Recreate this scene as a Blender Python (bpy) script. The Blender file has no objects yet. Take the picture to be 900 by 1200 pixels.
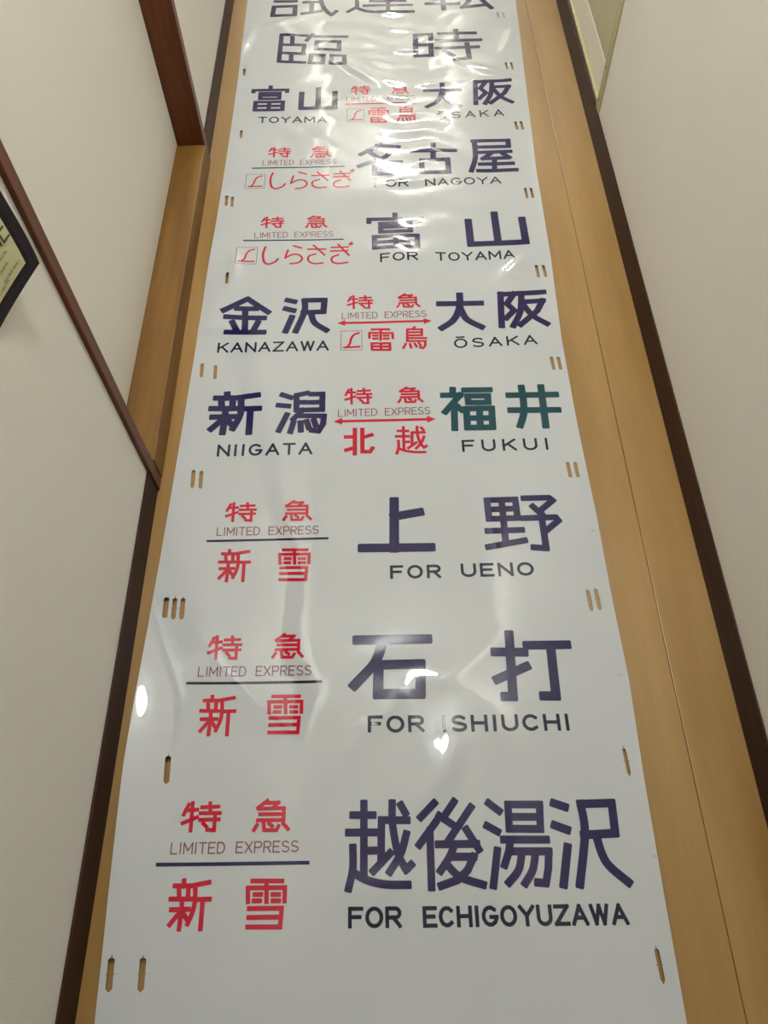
import bpy, bmesh, math, random
from mathutils import Vector, Matrix
from mathutils.geometry import delaunay_2d_cdt
random.seed(7)
C = bpy.context.scene.collection
sc = bpy.context.scene

# ------------------------------------------------------------------ camera
F, CX, CY, CAMH = 922.0, 450.0, 600.0, 1.09          # focal length in pixels of the 900x1200 frame
RX = Vector((0.99962019, -0.02643226, -0.0077978))   # world x, y, z expressed in image axes (right, down, forward)
RY = Vector((-0.01853976, -0.85435614, 0.51935717))
RZ = Vector((-0.02038989, -0.51901535, -0.85452169))
cam = bpy.data.cameras.new('camera')
cam.sensor_fit = 'VERTICAL'; cam.sensor_height = 36.0; cam.lens = 36.0*F/1200.0
cam.clip_start = 0.01
camo = bpy.data.objects.new('camera', cam); C.objects.link(camo)
right = Vector((RX[0], RY[0], RZ[0])); down = Vector((RX[1], RY[1], RZ[1])); fwd = Vector((RX[2], RY[2], RZ[2]))
m3 = Matrix((right, -down, -fwd)).transposed()
camo.matrix_world = Matrix.Translation((0, 0, CAMH)) @ m3.to_4x4()
sc.camera = camo
def fl(px, py, Z=0.0):                                # a point of the photograph measured on the floor
    r = Vector(((px-CX)/F, (py-CY)/F, 1.0))
    w = Vector((RX.dot(r), RY.dot(r), RZ.dot(r)))
    t = (Z-CAMH)/w.z
    return w.x*t, w.y*t

# ------------------------------------------------------------------ light
LAMPS = [((0.13, 5.25, 2.40), 0.15, 230.0), ((0.10, 1.32, 2.40), 0.125, 146.0)]   # centre, radius, strength
LAMP_COL = (0.96, 1.0, 1.0)
sc.view_settings.view_transform = 'Standard'; sc.view_settings.look = 'None'
sc.view_settings.gamma = 1.0; sc.view_settings.use_curve_mapping = False
sc.view_settings.exposure = 0.0
world = bpy.data.worlds.new('world'); sc.world = world; world.use_nodes = True
world.node_tree.nodes['Background'].inputs[0].default_value = (1.0, 0.97, 0.92, 1)
world.node_tree.nodes['Background'].inputs[1].default_value = 0.35

# ------------------------------------------------------------------ helpers
def s2l(c): return tuple((v/12.92 if v <= 0.04045 else ((v+0.055)/1.055)**2.4) for v in (x/255.0 for x in c))
def mat(name, rgb, rough=0.5, coat=0.0, coat_rough=0.05, spec=0.5, noise=None, bump=None, emit=None, grain=None):
    m = bpy.data.materials.new(name); m.use_nodes = True
    nt = m.node_tree; b = nt.nodes['Principled BSDF']
    col = s2l(rgb) + (1,)
    b.inputs['Base Color'].default_value = col
    b.inputs['Roughness'].default_value = rough
    b.inputs['Coat Weight'].default_value = coat
    b.inputs['Coat Roughness'].default_value = coat_rough
    b.inputs['Specular IOR Level'].default_value = spec
    if emit:
        b.inputs['Emission Color'].default_value = emit[0] + (1,); b.inputs['Emission Strength'].default_value = emit[1]
    tc = nt.nodes.new('ShaderNodeTexCoord')
    geo = nt.nodes.new('ShaderNodeNewGeometry')
    if noise:                                        # (scale vector, detail, dark rgb, light rgb)
        mp = nt.nodes.new('ShaderNodeMapping'); mp.inputs['Scale'].default_value = noise[0]
        nt.links.new(geo.outputs['Position'], mp.inputs['Vector'])
        n = nt.nodes.new('ShaderNodeTexNoise'); n.inputs['Scale'].default_value = 1.0; n.inputs['Detail'].default_value = noise[1]
        nt.links.new(mp.outputs[0], n.inputs['Vector'])
        r = nt.nodes.new('ShaderNodeValToRGB'); r.color_ramp.elements[0].position = 0.32; r.color_ramp.elements[1].position = 0.68
        r.color_ramp.elements[0].color = s2l(noise[2]) + (1,); r.color_ramp.elements[1].color = s2l(noise[3]) + (1,)
        nt.links.new(n.outputs[0], r.inputs[0]); out = r.outputs[0]
        if grain:                                    # a second, finer grain multiplied in
            mp2 = nt.nodes.new('ShaderNodeMapping'); mp2.inputs['Scale'].default_value = grain[0]
            nt.links.new(geo.outputs['Position'], mp2.inputs['Vector'])
            n2 = nt.nodes.new('ShaderNodeTexNoise'); n2.inputs['Scale'].default_value = 1.0; n2.inputs['Detail'].default_value = 4
            nt.links.new(mp2.outputs[0], n2.inputs['Vector'])
            mr = nt.nodes.new('ShaderNodeMapRange'); mr.inputs[1].default_value = 0.3; mr.inputs[2].default_value = 0.7
            mr.inputs[3].default_value = 1-grain[1]; mr.inputs[4].default_value = 1+grain[1]
            nt.links.new(n2.outputs[0], mr.inputs[0])
            oi = nt.nodes.new('ShaderNodeObjectInfo')
            mr2 = nt.nodes.new('ShaderNodeMapRange'); mr2.inputs[3].default_value = 0.94; mr2.inputs[4].default_value = 1.05
            nt.links.new(oi.outputs['Random'], mr2.inputs[0])
            mu = nt.nodes.new('ShaderNodeMath'); mu.operation = 'MULTIPLY'
            nt.links.new(mr.outputs[0], mu.inputs[0]); nt.links.new(mr2.outputs[0], mu.inputs[1])
            vm = nt.nodes.new('ShaderNodeVectorMath'); vm.operation = 'SCALE'
            nt.links.new(out, vm.inputs[0]); nt.links.new(mu.outputs[0], vm.inputs['Scale']); out = vm.outputs[0]
        nt.links.new(out, b.inputs['Base Color'])
    if bump:                                         # (scale, strength, distance)
        n = nt.nodes.new('ShaderNodeTexNoise'); n.inputs['Scale'].default_value = bump[0]; n.inputs['Detail'].default_value = 3
        nt.links.new(geo.outputs['Position'], n.inputs['Vector'])
        bp = nt.nodes.new('ShaderNodeBump'); bp.inputs['Strength'].default_value = bump[1]; bp.inputs['Distance'].default_value = bump[2]
        nt.links.new(n.outputs[0], bp.inputs['Height']); nt.links.new(bp.outputs[0], b.inputs['Normal'])
        if coat: nt.links.new(bp.outputs[0], b.inputs['Coat Normal'])
    return m
FB = (8.0, 0.35, 0.0010)                              # the faint ripple shared by the film and its print
M = dict(
    wall=mat('wallpaper', (228, 223, 213), 0.85, spec=0.2, noise=((3, 3, 3), 3, (226, 221, 210), (230, 225, 216)), bump=(420, 0.35, 0.0012)),
    door=mat('door_panel_finish', (227, 222, 209), 0.6, spec=0.3, noise=((2, 2, 2), 2, (225, 220, 206), (229, 224, 212)), bump=(300, 0.15, 0.0006)),
    ceil=mat('ceiling_paper', (236, 234, 228), 0.9, noise=((4, 4, 4), 2, (233, 231, 225), (239, 237, 231))),
    dark=mat('dark_brown_trim', (54, 32, 22), 0.5, spec=0.12, noise=((14, 2, 40), 3, (46, 27, 18), (62, 38, 27))),
    jamb=mat('red_brown_wood', (96, 50, 22), 0.45, spec=0.35, noise=((60, 60, 5), 4, (84, 42, 18), (108, 58, 28))),
    sill=mat('worn_threshold_wood', (120, 84, 34), 0.55, spec=0.3, noise=((50, 4, 50), 4, (108, 74, 28), (132, 94, 42))),
    floor=mat('floor_board_wood', (158, 121, 66), 0.36, coat=0.4, coat_rough=0.2,
              noise=((14, 1.6, 4), 5, (148, 111, 57), (168, 131, 76)), bump=(60, 0.12, 0.0006), grain=((160, 9, 9), 0.035)),
    gap=mat('floor_gap', (138, 102, 56), 0.8),
    film=mat('sign_film', (188, 190, 191), 0.5, coat=1.0, coat_rough=0.02, spec=0.0, noise=((6, 6, 6), 3, (186, 188, 189), (190, 192, 193)), bump=FB),
    navy=mat('navy_ink', (38, 32, 76), 0.5, coat=1.0, coat_rough=0.02, spec=0.0, bump=FB),
    ink=mat('dark_ink', (32, 30, 54), 0.5, coat=1.0, coat_rough=0.02, spec=0.0, bump=FB),
    red=mat('red_ink', (186, 28, 52), 0.5, coat=1.0, coat_rough=0.02, spec=0.0, bump=FB),
    green=mat('green_ink', (18, 66, 76), 0.5, coat=1.0, coat_rough=0.02, spec=0.0, bump=FB),
    thin=mat('brown_red_ink', (128, 74, 78), 0.5, coat=1.0, coat_rough=0.02, spec=0.0, bump=FB),
    faint=mat('grey_ink', (140, 140, 140), 0.4, coat=1.0),
    cream=mat('cream_rail', (234, 225, 212), 0.5, noise=((5, 5, 5), 2, (232, 223, 209), (237, 228, 215))),
    olive=mat('pale_olive_trim', (176, 166, 122), 0.5, noise=((5, 5, 5), 2, (170, 160, 116), (182, 172, 129))),
    panel=mat('pale_green_panel', (186, 178, 140), 0.5, noise=((3, 3, 3), 2, (183, 175, 137), (190, 182, 145))),
    screw=mat('dark_screw_and_groove', (60, 54, 44), 0.5),
    poster=mat('poster_paper', (208, 206, 160), 0.6, spec=0.2, noise=((8, 8, 8), 3, (203, 202, 154), (213, 210, 166))),
    black=mat('poster_border_black', (26, 16, 24), 0.6, spec=0.2),
    ptext=mat('poster_print', (58, 54, 42), 0.5), pfaint=mat('poster_fine_print', (128, 124, 84), 0.5),
    white=mat('white_plastic', (232, 230, 225), 0.4),
)
def obj(name, verts, faces, m, parent=None, smooth=False, loc=None):
    me = bpy.data.meshes.new(name); me.from_pydata(verts, [], faces); me.update()
    if m: me.materials.append(m)
    if smooth:
        for p in me.polygons: p.use_smooth = True
    o = bpy.data.objects.new(name, me); C.objects.link(o)
    if parent: o.parent = parent
    if loc: o.location = loc
    return o
def box(name, lo, hi, m, parent=None, bevel=0.0, kind=None, origin=None):
    bm = bmesh.new(); bmesh.ops.create_cube(bm, size=1.0)
    off = Vector(origin) if origin else Vector((0, 0, 0))
    for v in bm.verts:
        v.co = Vector([lo[i] + (v.co[i]+0.5)*(hi[i]-lo[i]) for i in range(3)]) - off
    if bevel: bmesh.ops.bevel(bm, geom=bm.edges[:], offset=bevel, segments=2, affect='EDGES', profile=0.6)
    me = bpy.data.meshes.new(name); bm.to_mesh(me); bm.free(); me.materials.append(m)
    o = bpy.data.objects.new(name, me); C.objects.link(o)
    if parent: o.parent = parent
    if kind: o['kind'] = kind
    return o
def empty(name, loc=(0, 0, 0), kind=None, label=None, cat=None, group=None):
    o = bpy.data.objects.new(name, None); C.objects.link(o); o.location = loc; o.empty_display_size = 0.05
    if kind: o['kind'] = kind
    if label: o['label'] = label; o['category'] = cat
    if group: o['group'] = group
    return o

# ------------------------------------------------------------------ the setting
XL, XR = -0.3875, 0.4788                                # wall faces
Y0, Y1, ZC = -1.6, 6.6, 2.42
JA, JB = 0.716, 1.600                                 # outer edges of the left door frame
RD = 1.632                                            # start of the right door frame
def struct(o): o['kind'] = 'structure'; return o
fl_o = box('floor', (-0.62, Y0, -0.06), (0.66, Y1, -0.013), M['gap'], kind='structure')
edges = [-0.62, -0.513, -0.210, 0.093, 0.396, 0.66]
for i in range(len(edges)-1):
    a, b = edges[i]+0.0004, edges[i+1]-0.0004
    ys = [Y0, -0.62, 2.6, 4.4, Y1] if i % 2 else [Y0, -0.9, 2.9, 4.7, Y1]
    if i == 4: ys = [Y0, 2.6, 4.4, Y1]
    for j in range(len(ys)-1):
        box('floor_board', (a, ys[j]+0.0004, -0.0125), (b, ys[j+1]-0.0004, 0.0), M['floor'], fl_o, bevel=0.0008)
struct(box('ceiling', (-0.62, Y0, ZC), (0.66, Y1, ZC+0.08), M['ceil']))
def wallmesh(name, segs):                             # several solid stretches of one wall
    vs, fs = [], []
    for lo, hi in segs:
        n = len(vs)
        vs += [(x, y, z) for z in (lo[2], hi[2]) for y in (lo[1], hi[1]) for x in (lo[0], hi[0])]
        fs += [tuple(n+k for k in q) for q in ((0,2,3,1),(4,5,7,6),(0,1,5,4),(2,6,7,3),(0,4,6,2),(1,3,7,5))]
    return struct(obj(name, vs, fs, M['wall']))
wallmesh('wall_left', [((-0.50, Y0, 0.0), (XL, JA+0.005, ZC)), ((-0.50, JB-0.005, 0.0), (XL, Y1, ZC)), ((-0.50, JA+0.005, 2.03), (XL, JB-0.005, ZC))])
wallmesh('wall_right', [((XR, Y0, 0.0), (0.60, RD, ZC)), ((XR, RD+0.85, 0.0), (0.60, Y1, ZC)), ((XR, RD, 2.03), (0.60, RD+0.85, ZC))])
wallmesh('wall_front', [((-0.62, Y1, 0.0), (0.66, Y1+0.08, ZC))])
wallmesh('wall_back', [((-0.62, Y0-0.08, 0.0), (0.66, Y0, ZC))])
BH = 0.056
for k, (a, b) in enumerate(((Y0, JA), (JB, Y1))):
    struct(box('baseboard_left' if k == 0 else 'baseboard_left.001', (XL, a, 0.0), (-0.384, b, BH), M['dark'], bevel=0.0012))
struct(box('baseboard_right', (0.476, Y0, 0.0), (XR, Y1, 0.062), M['dark'], bevel=0.0012))

# left door: red-brown frame, raised threshold, beige leaf set back in it
d1 = empty('door_1', (XL, JA, 0), kind='structure')
def dbox(name, lo, hi, m, par, org, bevel=0.0015):
    return box(name, lo, hi, m, par, bevel=bevel, origin=org)
O1 = (XL, JA, 0)
XF = -0.381                                           # front of the frame
XD = -0.440                                           # face of the leaf
dbox('door_jamb', (-0.50, JA, 0.0), (XF, JA+0.022, 2.05), M['jamb'], d1, O1)
dbox('door_jamb', (-0.50, JB-0.024, 0.0), (XF, JB, 2.05), M['jamb'], d1, O1)
dbox('lintel', (-0.50, JA+0.024, 2.026), (XF, JB-0.024, 2.05), M['jamb'], d1, O1)
dbox('threshold', (-0.50, JA+0.024, 0.0), (XF+0.001, JB-0.024, 0.052), M['sill'], d1, O1, bevel=0.003)
leaf = dbox('door_leaf', (-0.475, JA+0.026, 0.055), (XD, JB-0.026, 2.022), M['door'], d1, O1, bevel=0.002)
# right door: dark threshold, cream bottom rail, pale panel above, thin metal-like casing on the wall end
d2 = empty('door_2', (XR, RD, 0), kind='structure')
O2 = (XR, RD, 0)
YE = RD+0.85
dbox('threshold', (0.4789, RD+0.001, 0.0), (0.56, YE-0.001, 0.0575), M['dark'], d2, O2)
cs = dbox('door_casing', (0.4765, RD-0.008, 0.0625), (0.56, RD+0.024, 2.03), M['olive'], d2, O2)
for zz in (0.085, 0.155):
    bm = bmesh.new(); bmesh.ops.create_uvsphere(bm, u_segments=10, v_segments=6, radius=0.0022)
    for v in bm.verts: v.co = Vector((v.co.x*0.4+0.4763, v.co.y+RD+0.012, v.co.z+zz)) - Vector(O2)
    me = bpy.data.meshes.new('screw'); bm.to_mesh(me); bm.free(); me.materials.append(M['screw'])
    so = bpy.data.objects.new('screw', me); C.objects.link(so); so.parent = cs
dbox('door_casing', (0.479, YE-0.022, 0.058), (0.56, YE+0.006, 2.03), M['olive'], d2, O2)
dbox('lower_track', (0.481, RD+0.022, 0.058), (0.56, YE-0.022, 0.068), M['olive'], d2, O2, bevel=0.0008)
dbox('groove_shade_strip', (0.4905, RD+0.022, 0.1362), (0.52, YE-0.022, 0.1402), M['screw'], d2, O2, bevel=0)  # added dark strip behind the gap, its colour standing in for the groove's shade
dbox('bottom_rail', (0.4885, RD+0.022, 0.069), (0.53, YE-0.022, 0.1365), M['cream'], d2, O2, bevel=0.0006)
dbox('door_leaf', (0.489, RD+0.022, 0.1400), (0.525, YE-0.022, 2.026), M['panel'], d2, O2, bevel=0.0006)

# ------------------------------------------------------------------ ceiling lamps (their light is the room's)
for k, (c, r, s) in enumerate(LAMPS):
    lamp = empty('ceiling_lamp', (c[0], c[1], ZC), label=('round white ceiling lamp glowing over the far end of the hallway', 'small round white ceiling lamp over the near end of the hallway')[k], cat='ceiling lamp')
    def disc(name, prof, m):
        N = 40; vs = [(R*math.cos(2*math.pi*i/N), R*math.sin(2*math.pi*i/N), z) for R, z in prof for i in range(N)]
        fs = [(a*N+i, a*N+(i+1) % N, (a+1)*N+(i+1) % N, (a+1)*N+i) for a in range(len(prof)-1) for i in range(N)]
        fs.append(tuple(range((len(prof)-1)*N, len(prof)*N)))
        return obj(name, vs, fs, m, lamp, smooth=True)
    disc('base_plate', [(r*1.06, 0.0), (r*1.06, -0.012), (r*0.99, -0.02)], M['white'])
    em = mat('lamp_diffuser_%s' % ('far', 'near')[k], (240, 238, 230), 0.4, emit=(LAMP_COL, s))
    disc('diffuser', [(r*0.985, -0.0205), (r*0.98, -0.045), (r*0.90, -0.062), (r*0.6, -0.075), (r*0.2, -0.08)], em)

# ------------------------------------------------------------------ the destination film lying on the floor
EL = [(-0.6, -0.352), (-0.087, -0.3575), (0.11, -0.363), (0.265, -0.366), (0.52, -0.363), (0.74, -0.359), (1.05, -0.354), (1.39, -0.348), (1.68, -0.344), (1.92, -0.343), (2.29, -0.346), (3.2, -0.345)]
ER = [(-0.6, 0.325), (-0.04, 0.325), (0.1, 0.326), (0.23, 0.328), (0.37, 0.333), (0.5, 0.331), (0.65, 0.331), (0.82, 0.327), (1.02, 0.326), (1.25, 0.334), (1.53, 0.338), (1.82, 0.351), (2.25, 0.370), (3.2, 0.395)]
def lerp(tab, y):
    if y <= tab[0][0]: return tab[0][1]
    for (a, va), (b, vb) in zip(tab, tab[1:]):
        if y <= b:
            t = (y-a)/(b-a); t = t*t*(3-2*t) if False else t
            return va + (vb-va)*t
    return tab[-1][1]
WR = random.Random(21)
BUMPS = []                                           # x, y, radius along, radius across, angle, height
def bump_px(px, py, ra, rc, ang, h): x, y = fl(px, py); BUMPS.append((x, y, ra, rc, math.radians(ang), h))
for k in range(120):                                 # crinkles, most of them on the far half
    y = 1.12 + 1.5*WR.random(); x = WR.uniform(-0.36, 0.36)
    ra = WR.uniform(0.03, 0.09); rc = WR.uniform(0.012, 0.03)
    BUMPS.append((x, y, ra, rc, WR.uniform(-0.9, 0.9), WR.choice((-1, 1))*WR.uniform(0.25, 1.1)*0.001*rc/0.02))
for k in range(36):
    y = -0.5 + 1.6*WR.random(); x = WR.uniform(-0.34, 0.34)
    BUMPS.append((x, y, WR.uniform(0.06, 0.14), WR.uniform(0.03, 0.06), WR.uniform(-1.5, 1.5), WR.uniform(-0.5, 0.7)*0.001))
bump_px(455, 800, 0.13, 0.055, 20, 0.0026)
bump_px(450, 768, 0.05, 0.022, 10, -0.0013)
bump_px(490, 862, 0.06, 0.018, 100, 0.0019)
bump_px(438, 850, 0.05, 0.018, 50, 0.0019)
bump_px(515, 912, 0.05, 0.020, 60, 0.0028)
bump_px(450, 1035, 0.05, 0.016, 10, 0.0016)
bump_px(505, 790, 0.05, 0.02, -20, 0.0010)
bump_px(560, 770, 0.07, 0.02, 30, 0.0010)
bump_px(520, 880, 0.07, 0.035, 70, 0.0026)
bump_px(600, 850, 0.10, 0.05, -30, 0.0020)
bump_px(470, 1050, 0.14, 0.03, 5, 0.0014)
bump_px(478, 306, 0.065, 0.065, 0, 0.0076)
bump_px(440, 225, 0.10, 0.05, 10, 0.0020)
bump_px(270, 345, 0.09, 0.03, 80, 0.0028)
bump_px(330, 330, 0.07, 0.03, 75, 0.0020)
bump_px(590, 70, 0.10, 0.04, 60, 0.0026)
for q in ((325, 30, .05, .012, 30, .0018), (335, 38, .03, .010, -50, .0016), (425, 88, .07, .014, -50, .0030), (290, 50, .06, .012, 80, .0020), (575, 85, .07, .012, -35, .0024), (597, 45, .05, .012, 70, .0020), (560, 95, .04, .010, 10, .0014),
          (480, 60, .03, .012, 0, .0016), (500, 45, .03, .014, 10, .0020), (505, 100, .03, .012, 0, .0018), (480, 215, .05, .014, 5, .0016), (255, 360, .08, .016, 70, .0026), (300, 330, .05, .010, 60, .0016), (275, 315, .05, .012, 95, .0020),
          (605, 312, .04, .010, 50, .0016), (612, 330, .03, .010, -40, .0014), (247, 385, .04, .010, 20, .0016), (340, 265, .03, .010, 40, .0010)):
    bump_px(*q[:5], q[5]*1.5)
bump_px(605, 320, 0.05, 0.03, 60, 0.0022)
BUMPS = [(x, y, ra, rc, math.cos(a), math.sin(a), h, (3.2*max(ra, rc))**2) for x, y, ra, rc, a, h in BUMPS]
SHARED = {}
def height(x, y):
    z = 0.0022
    z += 0.0007*math.sin(4.1*y+1.0+2.0*x) + 0.0004*math.sin(9.0*y-3.5*x) * (1 if y > 0.9 else 0.6)
    if y > 1.0:
        q = min(1.0, (y-1.0)/0.35)*math.exp(-((x-0.060-0.03*math.sin(5.3*y))/0.062)**2)*(0.65+0.35*math.sin(17*y+31*x+2*math.sin(23*x)))
        z += q*0.0013*math.sin(2*math.pi*y/0.079+14*x+1.6*math.sin(7*y)+0.8*math.sin(40*x))
    for bx, by, ra, rc, ca, sa, h, r2 in BUMPS:
        dx = x-bx; dy = y-by
        if dx*dx+dy*dy > r2: continue
        u = (dx*ca+dy*sa)/ra; v = (-dx*sa+dy*ca)/rc
        z += h*math.exp(-(u*u+v*v))
    xl = lerp(EL, y); xr = lerp(ER, y)
    g = 0.55+0.45*math.sin(3.1*y+0.75)
    z += (0.0042*g+0.0150*math.exp(-((y-0.28)/0.20)**2)+0.006*math.exp(-((y-1.25)/0.12)**2))*math.exp(-((x-xl)/0.056)) + 0.0042*(0.5+0.5*math.sin(4.3*y+1.8))*math.exp(-((xr-x)/0.028))
    return max(z, 0.0006)
def nrm(x, y):
    e = 0.0015
    return Vector((-(height(x+e, y)-height(x-e, y))/(2*e), -(height(x, y+e)-height(x, y-e))/(2*e), 1.0)).normalized()

# slots punched along both margins: centre in the photo, size on the film, notched ends
SLOTS = []
def slot(px, py, hpx, wid, kind):
    x, y = fl(px, py); _, ya = fl(px, py-hpx/2); _, yb = fl(px, py+hpx/2)
    SLOTS.append((x, y, wid, ya-yb, kind))
for a in ((286.7, 87, 8, .006, 0), (283, 159, 9, .006, 0), (265.8, 236.7, 12, .0065, 0), (272.5, 238, 12, .0065, 0), (266.9, 329.3, 14, .0065, 0),
          (236.8, 435, 16, .0065, 0), (252.5, 437, 16, .0065, 0), (226.8, 562.5, 20, .0068, 1), (236, 563.3, 20, .0068, 1),
          (195.8, 714.5, 24, .0078, 0), (205.5, 715, 24, .0068, 1), (214.8, 715, 24, .0072, 1), (198.2, 903.7, 31, .0078, 1),
          (131.6, 1141.8, 38, .0078, 1), (167.8, 1141.8, 38, .0078, 1),
          (583.3, 18, 7, .005, 0), (590, 18, 7, .005, 0), (593.3, 79, 8, .005, 0), (599.7, 79, 8, .005, 0), (604.7, 149, 10, .006, 0), (611.2, 149, 10, .006, 0),
          (616.2, 228.4, 12, .0055, 0), (622.9, 228.4, 12, .0055, 0), (629.3, 319.5, 14, .006, 0), (637.6, 319.5, 14, .006, 0), (647.3, 427, 15, .006, 0), (655.2, 427, 15, .006, 0),
          (666.6, 551, 18, .0062, 0), (675.4, 551, 18, .0062, 0), (690.5, 704, 24, .006, 1), (700, 703, 24, .006, 1), (733.3, 893, 30, .0048, 2), (771.7, 1131, 38, .0055, 2)):
    slot(*a)
def slot_outline(x, y, w, h, kind):
    a, b, c = w/2, h/2, w*0.22
    if kind == 0: pts = [(-a+c, -b), (a-c, -b), (a, -b+c), (a, b-c), (a-c, b), (-a+c, b), (-a, b-c), (-a, -b+c)]
    else:
        t = 0.0005; s = 0.0016 if kind == 1 else 0.003
        pts = [(-a+c, -b), (-t, -b-s), (t, -b-s), (a-c, -b), (a, -b+c), (a, -t), (a+0.0018, -t), (a+0.0018, t), (a, t), (a, b-c), (a-c, b), (t, b), (t, b+0.0035), (-t, b+0.0035), (-t, b), (-a+c, b), (-a, b-c), (-a, t), (-a-0.0018, t), (-a-0.0018, -t), (-a, -t), (-a, -b+c)]
    sh = -0.04
    return [(x+p+q*sh, y+q) for p, q in pts]
YA, YB = -0.6, 3.1
pts, loops = [], []
ny = int((YB-YA)/0.0075); nx = 96
inside = lambda x, y: any(abs(x-s[0]) < s[2]/2+0.004 and abs(y-s[1]) < s[3]/2+0.006 for s in SLOTS)
left = []; rightp = []
for j in range(ny+1):
    y = YA+(YB-YA)*j/ny; xl, xr = lerp(EL, y), lerp(ER, y)
    for i in range(nx+1):
        x = xl+(xr-xl)*i/nx
        if inside(x, y): continue
        if i == 0: left.append(len(pts))
        if i == nx: rightp.append(len(pts))
        pts.append(Vector((x, y)))
nb = len(pts)
first_row = [k for k in range(nx+1)]; last_row = [nb-1-nx+k for k in range(nx+1)]
loop = first_row + rightp[1:] + last_row[::-1][1:] + left[::-1][1:-1]
edg = [(loop[k], loop[(k+1) % len(loop)]) for k in range(len(loop))]
for s in SLOTS:
    o = slot_outline(*s); n = len(pts)
    pts += [Vector(p) for p in o]
    edg += [(n+k, n+(k+1) % len(o)) for k in range(len(o))]
vo, eo, fo, *_ = delaunay_2d_cdt(pts, edg, [], 1, 1e-6)
def in_slot(x, y):
    for s in SLOTS:
        if abs(x-s[0]) < 0.012 and abs(y-s[1]) < s[3]/2+0.006:
            o = slot_outline(*s); c = False
            for k in range(len(o)):
                (x1, y1), (x2, y2) = o[k], o[k-1]
                if (y1 > y) != (y2 > y) and x < (x2-x1)*(y-y1)/(y2-y1)+x1: c = not c
            if c: return True
    return False
faces = []
for f in fo:
    cx_ = sum(vo[i][0] for i in f)/len(f); cy_ = sum(vo[i][1] for i in f)/len(f)
    if not in_slot(cx_, cy_): faces.append(tuple(f))
sign = empty('destination_sign', (0, 0, 0), label='long glossy white destination film with dark blue and red lettering, unrolled on the hallway floor', cat='sign')
fv = [(p[0], p[1], height(p[0], p[1])) for p in vo]; fn = [nrm(p[0], p[1]) for p in vo]
cnt = {}
for f in faces:
    for k in range(len(f)):
        cnt[(f[k], f[(k+1) % len(f)])] = 1
for (a, b) in list(cnt):
    if (b, a) in cnt: continue                       # a free edge: the cut thickness of the film
    A, B = fv[a], fv[b]; n = len(fv)
    o_ = Vector((B[1]-A[1], A[0]-B[0], 0)).normalized()
    fv += [A, B, (B[0], B[1], B[2]-0.0004), (A[0], A[1], A[2]-0.0004)]; fn += [o_]*4
    faces.append((n, n+3, n+2, n+1))
film = obj('film', fv, faces, M['film'], sign, smooth=True)
film.data.normals_split_custom_set_from_vertices(fn)

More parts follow.
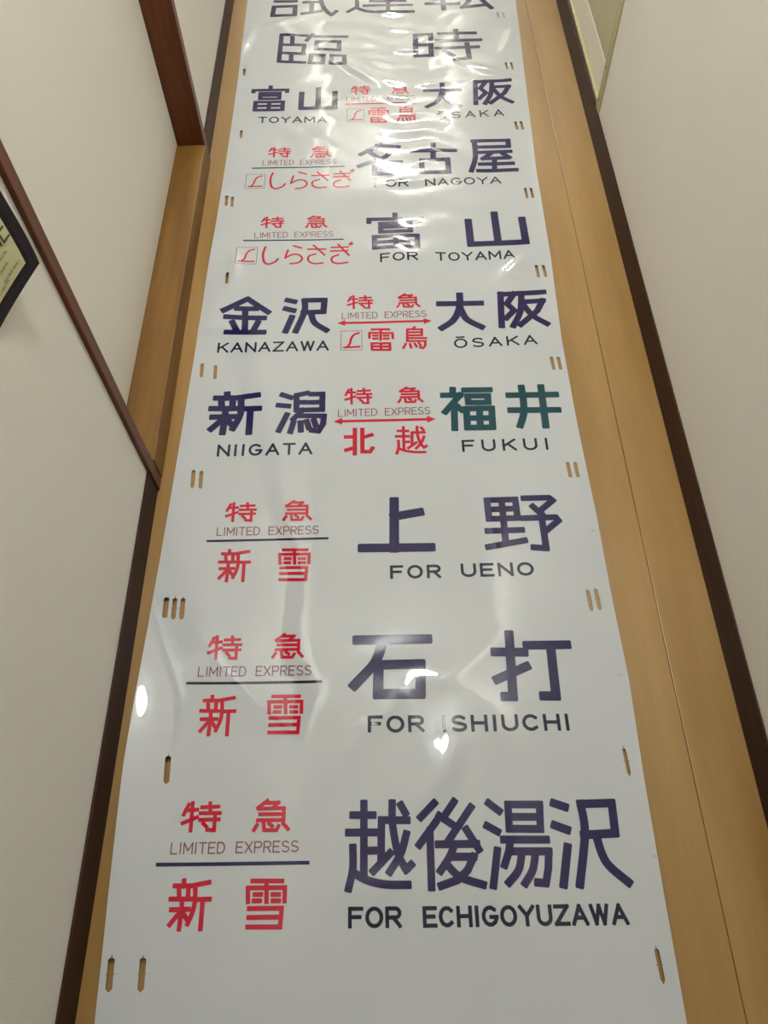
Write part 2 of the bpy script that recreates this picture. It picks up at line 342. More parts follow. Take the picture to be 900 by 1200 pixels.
# ------------------------------------------------------------------ lettering drawn stroke by stroke
def c(*p): return ('c', list(p))                      # a smooth curve through the points
G = {
'上': [[(184,67),(184,245)], [(184,125),(283,108)], [(60,245),(327,240)]],
'野': [[(72,198),(330,192),(352,355),(90,362),(72,198)], [(80,280),(340,272)], [(205,195),(243,575)], [(80,468),(388,460)], [(85,608),(415,552)],
      [(410,182),(640,178),(672,202),(560,290)], [(492,255),(585,335)], [(405,357),(700,350),(725,380),(610,470)], [(565,300),(612,622),(500,614)]],
'石': [[(48,80),(285,76)], c((133,80),(122,120),(100,160),(38,222)), [(120,158),(262,155),(262,248),(118,250),(120,158)]],
'打': [[(468,108),(570,108)], [(518,50),(530,255),(502,255)], [(475,198),(578,155)], [(582,85),(722,82)], [(665,85),(683,252),(640,252)]],
'福': [[(282,100),(282,130)], [(235,130),(320,128),(245,215)], [(290,180),(293,300)], [(297,180),(328,205)], [(342,103),(468,100)],
      [(358,133),(460,131),(462,165),(362,167),(358,133)], [(352,198),(480,195),(486,293),(358,296),(352,198)], [(355,247),(483,245)], [(418,196),(423,295)]],
'井': [[(550,130),(795,125)], [(560,210),(808,207)], c((615,88),(625,150),(628,225),(610,292)), [(718,85),(745,292)]],
'新': [[(165,75),(165,105)], [(88,105),(235,102)], [(122,110),(127,178)], [(205,110),(200,178)], [(55,180),(235,177)], [(62,240),(210,235)], [(152,185),(150,240),(132,348)],
      [(138,250),(50,325)], [(150,245),(195,290)], [(258,98),(380,80)], c((262,98),(262,190),(245,250),(205,318)), [(262,180),(388,175)], [(330,178),(318,345)]],
'潟': [[(515,88),(572,105)], [(488,158),(555,163)], [(545,222),(490,328)], [(685,75),(612,90),(612,190),(790,185),(792,80),(715,82)], [(615,137),(672,137)], [(715,137),(785,135)],
      [(655,190),(590,250)], [(640,228),(802,228),(797,280),(765,330),(720,325)], [(590,275),(570,335)], [(640,275),(642,325)], [(683,266),(698,308)], [(733,260),(745,292)]],
'越': [[(200,135),(200,810)], [(100,242),(283,242)], [(60,405),(295,403)], [(205,575),(292,572)], c((98,545),(98,740),(60,925)), c((100,775),(230,850),(400,890),(605,893)),
      [(595,290),(362,288),(358,680)], [(290,762),(440,598)], c((460,130),(464,330),(515,600),(590,750)), [(590,750),(635,705)], c((590,420),(540,600),(440,770)), [(540,150),(580,222)]],
'後': [[(150,110),(60,205)], [(160,240),(50,395)], [(122,300),(133,690)], [(285,98),(225,190)], [(185,195),(295,268)], [(400,135),(240,380)], [(180,392),(440,388)], [(370,290),(455,425)],
      c((290,395),(255,480),(195,575)), [(280,478),(420,478),(380,570),(310,640),(200,680)], c((245,540),(330,620),(485,672))],
'湯': [[(515,100),(585,155)], [(505,260),(575,300)], [(575,435),(550,680)], [(645,110),(858,110),(865,282),(655,280),(645,110)], [(655,197),(860,197)], [(618,357),(905,357)],
      c((662,360),(652,440),(625,535)), [(680,440),(922,440),(920,560),(905,665),(850,660)], c((740,450),(720,570),(655,660)), c((832,450),(815,570),(765,665))],
'沢': [[(585,70),(612,80)], [(588,130),(618,142)], [(620,190),(612,290)], c((650,72),(662,150),(652,290)), [(650,72),(726,70),(736,152),(660,156)], c((690,160),(715,230),(770,285))],
'金': [[(120,145),(245,85),(352,145)], [(190,132),(290,130)], [(133,173),(330,173)], [(232,132),(230,240)], [(165,198),(185,232)], [(298,195),(275,232)], [(135,243),(328,240)]],
'大': [[(295,98),(515,93)], c((403,52),(402,115),(370,180),(308,222)), c((402,110),(440,175),(520,215))],
'阪': [[(600,52),(608,215)], [(600,55),(665,52),(632,102),(668,135),(630,175)], [(688,50),(808,45)], c((702,50),(698,140),(665,215)), [(705,92),(805,88),(780,140),(700,210)], c((715,110),(760,165),(828,208))],
'山': [[(0,22),(0,100),(100,100),(100,22)], [(50,0),(50,100)]],
'富': [[(50,0),(50,10)], [(0,22),(0,14),(100,14),(100,22)], [(22,27),(78,27)], [(22,38),(78,38),(78,52),(22,52),(22,38)], [(10,66),(90,66),(90,100),(10,100),(10,66)], [(10,83),(90,83)], [(50,66),(50,100)]],
'名': [[(200,90),(95,138)], [(185,92),(298,97),(230,150),(85,200)], [(130,120),(200,165)], [(170,182),(310,178),(312,235),(170,240),(170,182)]],
'古': [[(368,120),(612,112)], [(487,80),(487,160)], [(420,167),(572,163),(578,232),(420,238),(420,167)]],
'屋': [[(550,118),(742,112),(745,145),(565,148)], c((556,118),(562,200),(540,270)), [(580,175),(752,170)], [(655,175),(605,207),(742,202)], [(715,182),(748,200)], [(667,205),(668,265)], [(590,235),(765,230)], [(580,268),(785,262)]],
'雷': [[(345,110),(500,108)], [(320,188),(320,143),(536,143),(538,188)], [(425,110),(425,205)], [(358,168),(392,168)], [(358,195),(392,195)], [(458,168),(495,168)], [(458,195),(495,195)],
      [(342,240),(510,238),(512,299),(345,299),(342,240)], [(345,268),(512,268)], [(428,240),(428,298)]],
'鳥': [[(715,88),(695,108)], [(645,222),(645,110),(785,108),(785,165),(650,167)], [(650,138),(782,137)], [(650,194),(825,192)], [(645,222),(820,220),(818,265),(797,290),(770,285)],
      [(630,250),(608,288)], [(672,252),(682,285)], [(717,247),(735,275)], [(757,242),(775,266)]],
'雪': [[(508,420),(640,420)], [(487,515),(487,452),(652,450),(650,512)], [(570,420),(570,515)], [(518,482),(545,482)], [(514,511),(540,511)], [(598,482),(625,482)], [(598,511),(625,511)],
      [(492,547),(638,545),(630,632),(485,632)], [(490,588),(634,586)]],
'特': [[(232,80),(208,128)], [(218,108),(270,104)], [(250,72),(238,208)], [(202,172),(268,142)], [(292,92),(368,88)], [(330,72),(330,120)], [(285,122),(374,120)], [(283,155),(368,152)],
      [(352,125),(346,206),(315,204)], [(297,172),(310,188)]],
'急': [[(580,63),(535,98)], [(568,74),(632,72),(605,98)], [(540,102),(658,98),(656,155),(535,157)], [(545,128),(655,127)], [(530,180),(516,204)], [(562,175),(564,204),(622,204),(632,184)],
      [(588,172),(602,184)], [(655,172),(677,198)]],
'北': [[(25,230),(105,228)], [(112,155),(112,395)], [(28,360),(110,335)], [(185,155),(187,375),(262,375),(285,340)], [(190,234),(275,208)]],
'し': [c((232,105),(215,150),(222,205),(255,222),(300,205),(320,185))],
'ら': [[(418,98),(470,112)], c((378,128),(368,155),(360,182)), c((360,182),(410,158),(455,160),(475,185),(450,212),(395,222))],
'さ': [[(510,124),(628,122)], [(548,98),(622,160)], c((560,155),(515,170),(512,200),(550,218),(610,213))],
'ぎ': [[(660,112),(775,108)], [(655,136),(770,132)], [(705,92),(780,162)], c((705,160),(662,178),(662,205),(700,217),(768,210)), [(785,86),(790,94)], [(798,79),(804,88)]],
'臨': [[(455,187),(320,187),(305,332),(440,332)], [(380,190),(376,240)], [(330,240),(442,238),(436,285),(325,285)], [(372,285),(370,330)], [(485,180),(455,212)], [(480,190),(668,187)],
      [(510,217),(630,215),(628,255),(505,257),(510,217)], [(480,287),(545,287),(540,332),(472,332),(480,287)], [(590,287),(657,287),(658,332),(585,332),(590,287)]],
'時': [[(210,180),(295,175),(300,292),(215,298),(210,180)], [(210,237),(298,233)], [(345,172),(538,165)], [(435,150),(438,205)], [(330,212),(568,203)], [(330,252),(555,243)],
      [(498,225),(510,305),(435,312)], [(375,270),(420,290)]],
'試': [[(18,2),(30,2)], [(2,18),(44,18)], [(8,34),(38,34)], [(8,50),(38,50)], [(6,68),(38,66),(38,96),(5,98),(6,68)], [(48,28),(96,24)], [(84,4),(92,12)], [(52,54),(74,53)], [(63,54),(63,86)], [(50,91),(76,84)],
      c((73,0),(75,40),(82,76),(93,98)), [(93,98),(100,86)]],
'運': [[(8,6),(16,16)], [(2,42),(14,42),(14,80),(0,95)], c((14,84),(30,95),(60,99),(100,99)), [(26,20),(26,5),(98,5),(98,20)], [(34,18),(90,18)], [(36,32),(88,32),(88,62),(36,62),(36,32)], [(36,47),(88,47)], [(26,77),(98,77)], [(62,18),(62,90)]],
'転': [[(4,14),(46,14)], [(8,28),(42,28),(42,62),(8,62),(8,28)], [(8,45),(42,45)], [(0,80),(48,80)], [(25,0),(25,100)], [(56,14),(94,14)], [(52,44),(100,44)], c((72,46),(66,70),(56,92)), [(54,95),(92,88)], [(84,66),(98,100)]],
}
TRACED = {'上': (400,560,3), '野': (560,560,7.5), '石打': (400,720,2.647), '福井': (460,430,4.0909), '新潟': (235,445,5.4545), '越': (400,920,7.5), '後湯': (480,920,5.625),
          '沢': (390,910,2.25), '金': (230,330,4.0909), '大阪': (440,330,4.0909), '名古': (400,150,4.5), '屋': (430,140,4.5), '雷鳥': (390,370,7.5), '雪特急': (160,920,3.75),
          '北': (400,480,7.5), 'しらさぎ': (270,270,5.625), '臨': (260,0,4.5), '時': (440,0,4.5)}   # where each was measured: undo the perspective
for chars, (ox, oy, sc_) in TRACED.items():
    for ch in chars:
        new = []
        for st in G[ch]:
            P = [(lambda q: (q[0], -q[1]))(fl(ox+x/sc_, oy+y/sc_)) for x, y in (st[1] if isinstance(st, tuple) else st)]
            new.append(('c', P) if isinstance(st, tuple) else P)
        G[ch] = new
def arc(x, y, rx, ry, a0, a1, n=10): return [(x+rx*math.cos(math.radians(a0+(a1-a0)*i/n)), y-ry*math.sin(math.radians(a0+(a1-a0)*i/n))) for i in range(n+1)]
oval = lambda n=28: arc(.5, .5, .5, .5, 90, 450, n)
LAT = {   # x 0..1, y 0 (top) .. 1 (base), relative width
'A': (1.05, [[(0,1),(.5,0),(1,1)], [(.2,.66),(.8,.66)]]), 'C': (1, [arc(.5,.5,.5,.5,45,315)]), 'D': (.95, [[(0,0),(.45,0)]+arc(.45,.5,.55,.5,80,-80)+[(.45,1),(0,1),(0,0)]]),
'E': (.85, [[(1,0),(0,0),(0,1),(1,1)], [(0,.48),(.85,.48)]]), 'F': (.85, [[(1,0),(0,0),(0,1)], [(0,.48),(.85,.48)]]),
'G': (1.05, [arc(.5,.5,.5,.5,48,345)+[(1,.55),(.58,.55)]]), 'H': (.95, [[(0,0),(0,1)], [(1,0),(1,1)], [(0,.48),(1,.48)]]), 'I': (.2, [[(.5,0),(.5,1)]]),
'K': (.95, [[(0,0),(0,1)], [(.95,0),(0,.62)], [(.35,.4),(1,1)]]), 'L': (.8, [[(0,0),(0,1),(1,1)]]), 'M': (1.15, [[(0,1),(0,0),(.5,.72),(1,0),(1,1)]]),
'N': (.95, [[(0,1),(0,0),(1,1),(1,0)]]), 'O': (1.05, [oval()]), 'P': (.9, [[(0,1),(0,0),(.6,0)]+arc(.66,.27,.34,.27,80,-80)+[(.6,.54),(0,.54)]]),
'R': (.92, [[(0,1),(0,0),(.6,0)]+arc(.66,.26,.34,.26,80,-80)+[(.6,.52),(0,.52)], [(.5,.52),(1,1)]]),
'S': (.92, [arc(.5,.26,.46,.26,35,210,8)+[(.3,.45),(.7,.53)]+arc(.5,.74,.5,.26,30,-145,8)]),
'T': (.95, [[(0,0),(1,0)], [(.5,0),(.5,1)]]), 'U': (.95, [[(0,0),(0,.62)]+arc(.5,.62,.5,.38,190,350)+[(1,.62),(1,0)]]),
'W': (1.25, [[(0,0),(.25,1),(.5,0),(.75,1),(1,0)]]), 'V': (1, [[(0,0),(.5,1),(1,0)]]), 'X': (.95, [[(0,0),(1,1)], [(1,0),(0,1)]]), 'Y': (1, [[(0,0),(.5,.5),(1,0)], [(.5,.5),(.5,1)]]), 'Z': (.95, [[(0,0),(1,0),(0,1),(1,1)]]),
'Ō': (1.05, [oval(), [(.2,-.26),(.8,-.26)]]),
}
def catmull(P, n=7):
    Q = [P[0]] + P + [P[-1]]; out = []
    for i in range(1, len(Q)-2):
        a, b, c_, d = Q[i-1:i+3]
        for k in range(n):
            t = k/n
            out.append(tuple(0.5*(2*b[j]+(c_[j]-a[j])*t+(2*a[j]-5*b[j]+4*c_[j]-d[j])*t*t+(3*b[j]-a[j]-3*c_[j]+d[j])*t**3) for j in (0, 1)))
    return out + [P[-1]]
def split_corners(P):
    """cut a polyline at its corners: [(points, extension at start, extension at end)] in half widths"""
    closed = (P[0]-P[-1]).length < 1e-4 and len(P) > 3
    turn = lambda a, b, c_: (b-a).angle(c_-b, 0.0)
    n = len(P); cuts = {}
    for i in range(1, n-1):
        t = turn(P[i-1], P[i], P[i+1])
        if t > 0.55: cuts[i] = min(math.tan(min(t, 2.4)/2), 1.0)
    e0 = e1 = None
    if closed:
        t = turn(P[-2], P[0], P[1]); e0 = e1 = min(math.tan(min(t, 2.4)/2), 1.0)
    out, start, es = [], 0, e0
    for i in sorted(cuts): out.append((P[start:i+1], es, cuts[i])); start, es = i, cuts[i]
    out.append((P[start:], es, e1))
    return out
class Ink:                                           # collects strokes of one word lying on the film
    def __init__(s): s.v = []; s.f = []; s.n = []; s.k = 0
    def stroke(s, P, w, cap=True):
        P = [Vector(p) for p in P]; Q = [P[0]]
        for p in P[1:]:
            if (p-Q[-1]).length > 1e-5: Q.append(p)
        if len(Q) < 2: return
        for R, e0, e1 in split_corners(Q): s.piece(R, w, (1.0 if cap else 0.0) if e0 is None else e0, (1.0 if cap else 0.0) if e1 is None else e1)
    def piece(s, P, w, e0, e1):
        n = len(P); hw = w/2; nor = []
        for i in range(n):
            d1 = (P[i]-P[i-1]).normalized() if i else (P[1]-P[0]).normalized()
            d2 = (P[i+1]-P[i]).normalized() if i < n-1 else d1
            m_ = Vector((-(d1+d2).y, (d1+d2).x)).normalized(); nor.append(m_/max(m_.dot(Vector((-d1.y, d1.x))), 0.8))
        rows = []
        d = (P[0]-P[1]).normalized()
        if e0 > 0:
            for t, f in ((hw*e0, 0.74), (hw*e0-w*0.06, 0.91), (hw*e0-w*0.15, 1.0)): rows.append((P[0]+d*t, nor[0]*f))
        else: rows.append((P[0], nor[0]))
        for i in range(n-1):
            a, b = P[i], P[i+1]; L = (b-a).length; m = max(1, int(L/0.007)); dd = (b-a).normalized(); nn = Vector((-dd.y, dd.x))
            for k in range(m):
                if k == 0: 
                    if i: rows.append((a, nor[i]))
                elif (i == 0 or k/m*L > hw*0.5) and (i == n-2 or (1-k/m)*L > hw*0.5): rows.append((a.lerp(b, k/m), nn))
        d = (P[-1]-P[-2]).normalized()
        if e1 > 0:
            for t, f in ((hw*e1-w*0.15, 1.0), (hw*e1-w*0.06, 0.91), (hw*e1, 0.74)): rows.append((P[-1]+d*t, nor[-1]*f))
        else: rows.append((P[-1], nor[-1]))
        cols = (-1, 0, 1) if w > 0.006 else (-1, 1)
        base = len(s.v); dz = 0.00020 + s.k*0.000008; s.k += 1
        for p, q in rows:
            for cc in cols:
                x, y = p.x+q.x*hw*cc, p.y+q.y*hw*cc
                nv = nrm(x, y)
                s.v.append((x, y, height(x, y)+dz)); s.n.append(nv)
        nc = len(cols)
        for r in range(len(rows)-1):
            for k in range(nc-1):
                i = base+r*nc+k
                a, b, c_, d = i, i+1, i+nc+1, i+nc
                A, B, D = s.v[a], s.v[b], s.v[d]
                cr = (B[0]-A[0])*(D[1]-A[1])-(B[1]-A[1])*(D[0]-A[0])
                s.f.append((a, b, c_, d) if cr > 0 else (d, c_, b, a))
    def build(s, name, m, label=None):
        o = obj(name, s.v, s.f, m, sign, smooth=True)
        o.data.normals_split_custom_set_from_vertices(s.n)
        if label: o['label'] = label
        return o
def frame(L, R, T, B, rise=0.0):                     # photo box -> world frame on the film
    mx, my = (L+R)/2, (T+B)/2
    Zs = 0.003
    xl, yl = fl(L, my+rise/2, Zs); xr, yr = fl(R, my-rise/2, Zs); _, yt = fl(mx, T, Zs); _, yb = fl(mx, B, Zs)
    return xl, xr, yt, yb, yr-yl
def kanji(ink, ch, L, R, T, B, w, rise=None):
    w = w*1.06
    if rise is None: rise = (R-L)*0.022
    xl, xr, yt, yb, dy = frame(L, R, T, B, rise)
    st = [(catmull(s_[1]) if isinstance(s_, tuple) else s_) for s_ in G[ch]]
    allp = [p for s_ in st for p in s_]
    x0, x1 = min(p[0] for p in allp), max(p[0] for p in allp); y0, y1 = min(p[1] for p in allp), max(p[1] for p in allp)
    h = w/2
    for s_ in st:
        q = []
        for x, y in s_:
            u = (x-x0)/(x1-x0) if x1 > x0 else 0.5; v = (y-y0)/(y1-y0)
            q.append((xl+h+(xr-xl-w)*u, yt-h-(yt-yb-w)*v + dy*(u-0.5)))
        closed = s_[0] == s_[-1]
        ink.stroke(q, w, cap=not closed)
def latin(ink, text, L, R, bl, br, cap, w, gap=0.4, space=0.9, only=None):
    """baseline from (L,bl) to (R,br) and cap height, in photo pixels"""
    Zs = 0.003
    x0, y0 = fl(L, bl, Zs); x1, y1 = fl(R, br, Zs); _, yt = fl((L+R)/2, (bl+br)/2-cap, Zs); H = yt-(y0+y1)/2
    w = w*1.12; x0 += w/2; x1 -= w/2; y0 += w/2; y1 += w/2; H -= w
    tot = 0.0
    for i, ch in enumerate(text):
        tot += space if ch == ' ' else LAT[ch][0]
        if i < len(text)-1: tot += gap
    u = 0.0
    for k, ch in enumerate(text):
        if ch == ' ': u += space+gap; continue
        wd, st = LAT[ch]
        for s_ in (st if only in (None, k) else []):
            ink.stroke([(x0+(x1-x0)*(u+p[0]*wd)/tot, y0+(y1-y0)*(u+p[0]*wd)/tot + H*(1-p[1])) for p in s_], w)
        u += wd+gap
def word(name, m, items, label=None):                 # every character a part of its own
    for it in items:
        ink = Ink(); kanji(ink, *it); ink.build(name, m, label)
def roman(text, L, R, bl, br, cap, w, m='ink', name='roman_letter', gap=0.4, label=None, space=0.9):
    if name == 'fine_lettering':
        ink = Ink(); latin(ink, text, L, R, bl, br, cap, w, gap, space); ink.build(name, M[m], label)['kind'] = 'stuff'
    else:
        for k, ch in enumerate(text):
            ink = Ink(); latin(ink, text, L, R, bl, br, cap, w, gap, space, only=k); ink.build(name, M[m], label)
def rule(a, b, w, m='ink', name='rule'):
    ink = Ink(); ink.stroke([fl(*a, 0.003), fl(*b, 0.003)], w); return ink.build(name, M[m])
def arrow(a, b, w):
    ink = Ink(); A = Vector(fl(*a, 0.003)); B = Vector(fl(*b, 0.003)); d = (B-A).normalized()
    ink.stroke([A+d*w*1.8, B-d*w*1.8], w, cap=False)
    for P, s_ in ((A, 1), (B, -1)):
        q = Vector((-d.y, d.x)); base = len(ink.v)
        for p in (P, P+d*s_*w*2.8+q*w*1.35, P+d*s_*w*2.8-q*w*1.35):
            ink.v.append((p.x, p.y, height(p.x, p.y)+0.00028)); ink.n.append(nrm(p.x, p.y))
        ink.f.append((base, base+2, base+1) if s_ > 0 else (base, base+1, base+2))
    ink.build('double_arrow', M['red'])
def emblem(L, R, T, B, w):
    ink = Ink(); xl, xr, yt, yb, dy = frame(L, R, T, B, (R-L)*0.022)
    tw = 0.0011
    ink.stroke([(xl, yb-dy/2), (xr, yb+dy/2), (xr, yt+dy/2), (xl, yt-dy/2), (xl, yb-dy/2)], tw, cap=False)
    f = ink.build('emblem_frame', M['thin'])
    ink = Ink(); mp = lambda p: (xl+(xr-xl)*p[0], yt-(yt-yb)*p[1]+dy*(p[0]-.5))
    ink.stroke([mp(p) for p in catmull([(.84,.12),(.62,.2),(.48,.42),(.42,.68),(.28,.84)])], w)
    ink.stroke([mp(p) for p in [(.16,.86),(.87,.84)]], w)
    ink.build('emblem_mark', M['red'])
def express(tk, lim, w, wl=0.0013):                  # the two characters and the small roman line under them
    word('small_character', M['red'], [('特',)+tk[0]+(w,), ('急',)+tk[1]+(w,)])
    roman('LIMITED EXPRESS', *lim, wl*1.15, m='thin', name='fine_lettering', gap=0.36)

# row 1, cut by the top of the photo
word('large_character', M['navy'], [('試', 316, 397, -17, 19.5, .012), ('運', 405.5, 485, -20, 15.5, .011), ('転', 496.7, 577.5, -23, 11, .013)])
word('large_character', M['navy'], [('臨', 325.5, 408.4, 39, 76, .0110, 0.4), ('時', 483.5, 566, 33, 70.5, .0125, 2.4)])
# row 3
word('large_character', M['navy'], [('富', 293.5, 338.5, 100.5, 130.5, .0100), ('山', 350, 395.8, 102, 128.5, .0125)])
roman('TOYAMA', 302, 383, 144.2, 143.6, 7.2, .0034, gap=0.45)
express(((411, 434, 100, 111), (458.5, 479, 98.7, 110)), (406, 487, 119.3, 116.8, 5.2), .0040)
arrow((402.5, 122.2), (490.5, 119.5), .0052)
emblem(406.5, 426.5, 127.5, 142.5, .0036)
word('small_character', M['red'], [('雷', 431.7, 456, 126, 144, .0048), ('鳥', 464, 487.5, 124, 143, .0044)])
word('large_character', M['navy'], [('大', 496, 542, 97, 126.5, .0118), ('阪', 553, 602, 93.5, 122.8, .0112, 2.2)])
roman('ŌSAKA', 512, 591, 140.2, 136.0, 8.0, .0032, gap=0.7)
# row 4
express(((314.5, 341, 171.8, 184.5), (363.5, 388, 171, 184.5)), (307.5, 394.5, 194, 192.3, 5.8), .0042)
rule((296.2, 197.3), (403.3, 195.1), .0036)
emblem(288, 310, 204.5, 221, .0036)
word('small_character', M['red'], [('し', 315.5, 335.5, 202, 222, .0044), ('ら', 340, 361, 201, 221.8, .0040), ('さ', 364.5, 386, 201, 221, .0042), ('ぎ', 389.5, 415.5, 198.5, 220.5, .0042)])
word('large_character', M['navy'], [('名', 417.8, 472, 168.4, 206, .0118), ('古', 481, 536.7, 167.3, 204.4, .0118), ('屋', 547.3, 605, 163.3, 201.8, .0112)])
roman('FOR', 438.2, 479, 220.2, 219.0, 8.6, .0034, gap=0.4)
roman('NAGOYA', 498.4, 587.8, 218.2, 215.0, 8.6, .0034, gap=0.4)
# row 5
express(((305.5, 333.3, 253.8, 267.3), (357.8, 383.8, 252.2, 266.7)), (297.8, 390.5, 279.3, 276.9, 6.6), .0042)
rule((286, 282.2), (401.8, 280), .0036)
emblem(277, 301, 290.4, 310, .0038)
word('small_character', M['red'], [('し', 306.7, 327.3, 288.4, 310.7, .0046), ('ら', 333.3, 355.5, 287, 310, .0042), ('さ', 359.6, 382.2, 286.2, 309.3, .0042), ('ぎ', 386.7, 414, 283.3, 309, .0042)])
word('large_character', M['navy'], [('富', 429.3, 497.8, 248.9, 293, .0105), ('山', 545.4, 617.8, 247.5, 287.8, .0148, 2.8)])
roman('FOR', 445.5, 490, 308.4, 307.4, 10, .0035, gap=0.45)
roman('TOYAMA', 510.7, 604, 306.5, 302.6, 10, .0035, gap=0.42)
# row 6
word('large_character', M['navy'], [('金', 258.1, 317.5, 347.6, 391.9, .0118), ('沢', 330.7, 386.5, 348.3, 389.9, .0120)])
roman('KANAZAWA', 254, 385.3, 413.1, 410.2, 11.8, .0036, gap=0.42)
express(((406.5, 437.3, 345.2, 361.3), (464, 492.6, 343.4, 360)), (400.4, 499.9, 373.4, 370.8, 7.6), .0042)
arrow((395, 378.1), (506, 375.5), .0055)
emblem(399.6, 424, 387.3, 409.6, .0045)
word('small_character', M['red'], [('雷', 431.3, 462, 384, 411, .0050), ('鳥', 470.7, 500.7, 381.7, 409, .0047)])
word('large_character', M['navy'], [('大', 511.6, 568.4, 342.2, 386.6, .0130), ('阪', 581.8, 643.7, 340.3, 383.8, .0120, 2.0)])
roman('ŌSAKA', 532.4, 630.2, 407.8, 403.2, 11.2, .0035, gap=0.6)
# row 7
word('large_character', M['navy'], [('新', 243.2, 306.8, 458.1, 510, .0117), ('潟', 322.2, 383.3, 457.6, 508.2, .0104)])
roman('NIIGATA', 253.7, 366, 535.1, 532, 14, .0038, gap=0.5)
express(((403.4, 436.4, 454, 473.5), (465.4, 496.2, 452.5, 472)), (396, 504.7, 488.2, 485, 8.8), .0044)
arrow((390.7, 493.6), (510.9, 490.6), .0055)
word('small_character', M['red'], [('北', 402.7, 439, 500.7, 533.3, .0072), ('越', 462.7, 501, 498.7, 531.9, .0050)])
word('large_character', M['green'], [('福', 516.7, 580.3, 452.5, 504.6, .0116), ('井', 594, 657.6, 450, 502.1, .0122)], 'dark green character')
roman('FUKUI', 541.9, 644.6, 529.2, 526.5, 14, .0038, gap=0.75)
# row 8
express(((264, 300.7, 588.3, 611.6), (331.2, 366, 585.4, 610.3)), (253.5, 373.5, 628.2, 625.5, 10), .0045)
rule((243.5, 634.3), (383.5, 630.4), .0040)
word('small_character', M['red'], [('新', 255, 293.8, 643.3, 682.5, .0052), ('雪', 325.1, 363.8, 642.1, 681.2, .0050)])
word('large_character', M['navy'], [('上', 419, 509, 582, 647.3, .0148), ('野', 566, 659, 580, 646.5, .0104, 3.0)])
roman('FOR', 457.3, 517.2, 678.3, 677, 16, .0040, gap=0.55)
roman('UENO', 540.7, 626.7, 676, 674, 16, .0040, gap=0.5)
# row 9
express(((243.6, 284, 744.6, 774), (318.7, 356.8, 741.7, 772)), (232, 365, 794, 791.4, 12), .0045)
rule((220.5, 801.8), (375.8, 798.9), .0040)
word('small_character', M['red'], [('新', 233.4, 276.8, 814.5, 863.6, .0052), ('雪', 312.3, 355.4, 813.9, 861, .0050)])
word('large_character', M['navy'], [('石', 409.4, 508.4, 743.5, 820.5, .0142), ('打', 575.7, 673.1, 737.8, 822, .0130)])
roman('FOR', 431, 497.5, 859.2, 858.6, 20, .0042, gap=0.5)
roman('ISHIUCHI', 517, 669.5, 858.8, 856.4, 20, .0042, gap=0.5)
# row 10
express(((213.3, 260, 939.2, 976), (296.5, 340.5, 936, 975.5)), (200, 350, 1002, 998.7, 14), .0048)
rule((186, 1013.9), (360.7, 1011), .0046, m='navy')
word('small_character', M['red'], [('新', 197.3, 248, 1029.3, 1092, .0056), ('雪', 286.7, 336, 1029.3, 1089.9, .0054)])
word('large_character', M['navy'], [('越', 404, 485.5, 936.7, 1045.5, .0094), ('後', 487, 567, 935.3, 1044.5, .0093), ('湯', 568, 646.4, 935.8, 1042, .0093), ('沢', 647.8, 733.6, 935.3, 1041.5, .0103)])
roman('FOR', 407.8, 471, 1088.2, 1087.6, 25.5, .0042, gap=0.42)
roman('ECHIGOYUZAWA', 495.8, 738, 1087.5, 1084, 25.5, .0042, gap=0.42)
ink = Ink()
for px, py in ((766, 1004), (726, 791.6), (694, 622.6)):
    x, y = fl(px, py)
    for k in (-1, 0, 1):
        ink.stroke([(x+k*0.0028, y+0.0014), (x+k*0.0028+0.0008, y-0.0014)], 0.0008)
ink.build('margin_marks', M['faint'])['kind'] = 'stuff'

# ------------------------------------------------------------------ poster on the left wall, its lower corner lifting
PY1, PZ0, PW, PH = 0.665, 0.522, 0.34, 0.46
def pp(u, v, lift=0.0):                               # u from the left edge, v from the foot, metres
    du = max(0.0, 1-(PW-u)/0.11)
    out = 0.0205*du**1.3 + 0.0022*math.sin(v*34+0.8)*du + 0.0012
    return (XL+out+lift, PY1-PW+u, PZ0+v)
def psheet(name, u0, u1, v0, v1, m, par, lift=0.0, nu=22, nv=30, hole=None):
    org = Vector(par.location) if par else Vector((0, 0, 0))
    vs, fs = [], []
    for j in range(nv+1):
        for i in range(nu+1):
            vs.append(tuple(Vector(pp(u0+(u1-u0)*i/nu, v0+(v1-v0)*j/nv, lift))-org))
    for j in range(nv):
        for i in range(nu): fs.append((j*(nu+1)+i, j*(nu+1)+i+1, (j+1)*(nu+1)+i+1, (j+1)*(nu+1)+i))
    return obj(name, vs, fs, m, par, smooth=True)
poster = empty('poster', (XL, PY1-PW/2, PZ0), label='pale green poster with a black border on the left wall, its lower corner curling', cat='poster')
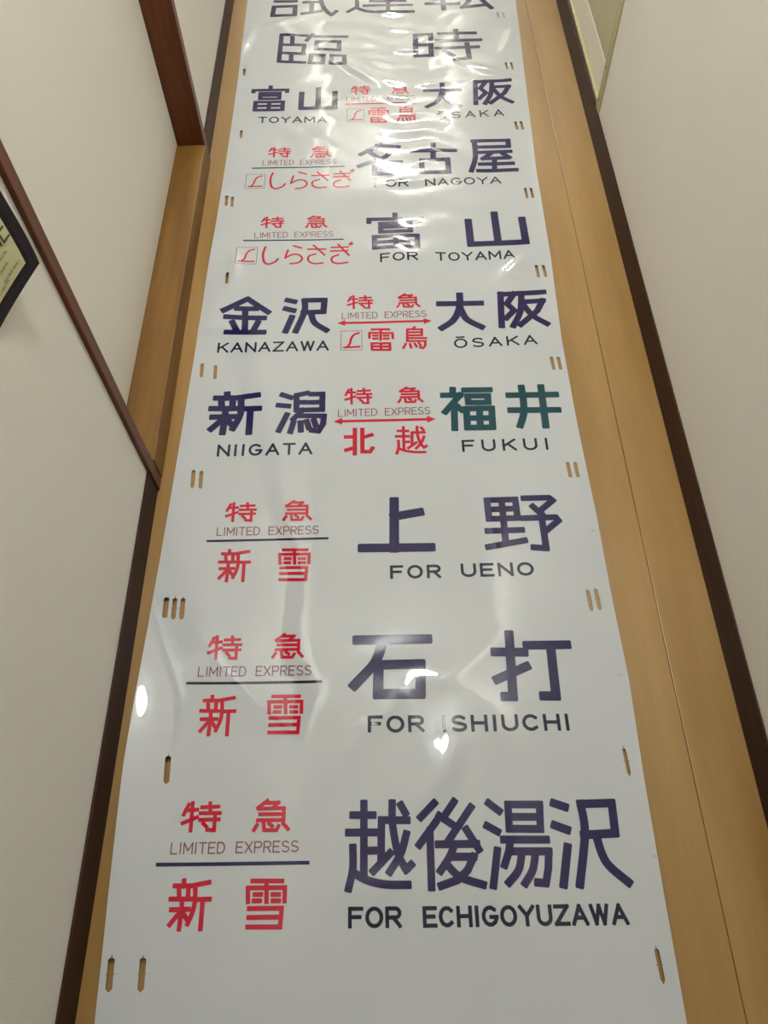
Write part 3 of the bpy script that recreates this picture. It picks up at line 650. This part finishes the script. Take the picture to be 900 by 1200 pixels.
bs = psheet('border_sheet', 0, PW, 0, PH, M['black'], poster)
sm = bs.modifiers.new('thickness', 'SOLIDIFY'); sm.thickness = 0.0006; sm.offset = -1
psheet('print_area', 0.019, PW-0.019, 0.017, PH-0.016, M['poster'], poster, lift=0.0005)
def ptext(words, uR, v, hgt, wd, w, m, name):
    vs, fs = [], []; org = Vector(poster.location); k = 0
    tot = sum((0.9 if ch == ' ' else LAT[ch][0])*wd+wd*0.35 for ch in words)-wd*0.35; u = uR-tot
    for ch in words:
        if ch == ' ': u += wd*1.25; continue
        cw, st = LAT[ch]
        for s_ in st:
            for a, b in zip(s_, s_[1:]):
                A = Vector((u+a[0]*cw*wd, v+hgt*(1-a[1]))); B = Vector((u+b[0]*cw*wd, v+hgt*(1-b[1])))
                if (B-A).length < 1e-6: continue
                d = (B-A).normalized(); q = Vector((-d.y, d.x))*w/2; A = A-d*w*0.3; B = B+d*w*0.3
                n = len(vs)
                for p in (A+q, A-q, B-q, B+q): vs.append(tuple(Vector(pp(p.x, p.y, 0.0012+k*1e-5))-org))
                fs.append((n, n+1, n+2, n+3)); k += 1
        u += cw*wd+wd*0.35
    obj(name, vs, fs, m, poster)
ptext('VINE', PW-0.021, 0.054, 0.022, 0.013, 0.0022, M['ptext'], 'heading')
for v, uR, wd in ((0.045, PW-0.034, 0.05), (0.036, PW-0.040, 0.06), (0.0255, PW-0.024, 0.035), (0.0225, PW-0.050, 0.05)):   # lines of tiny print, too small to read
    vs, fs = [], []; org = Vector(poster.location); n_ = int(wd/0.0016)
    for k in range(n_):
        if k % 7 == 5: continue
        u0 = uR-wd+k*0.0016; hgt = 0.0016+0.0014*((k*5) % 3)/2; n = len(vs)
        for p in ((u0, v), (u0+0.0011, v), (u0+0.0013, v+hgt), (u0+0.0003, v+hgt)): vs.append(tuple(Vector(pp(p[0], p[1], 0.0012))-org))
        fs.append((n, n+1, n+2, n+3))
    obj('fine_print', vs, fs, M['pfaint'], poster)['kind'] = 'stuff'
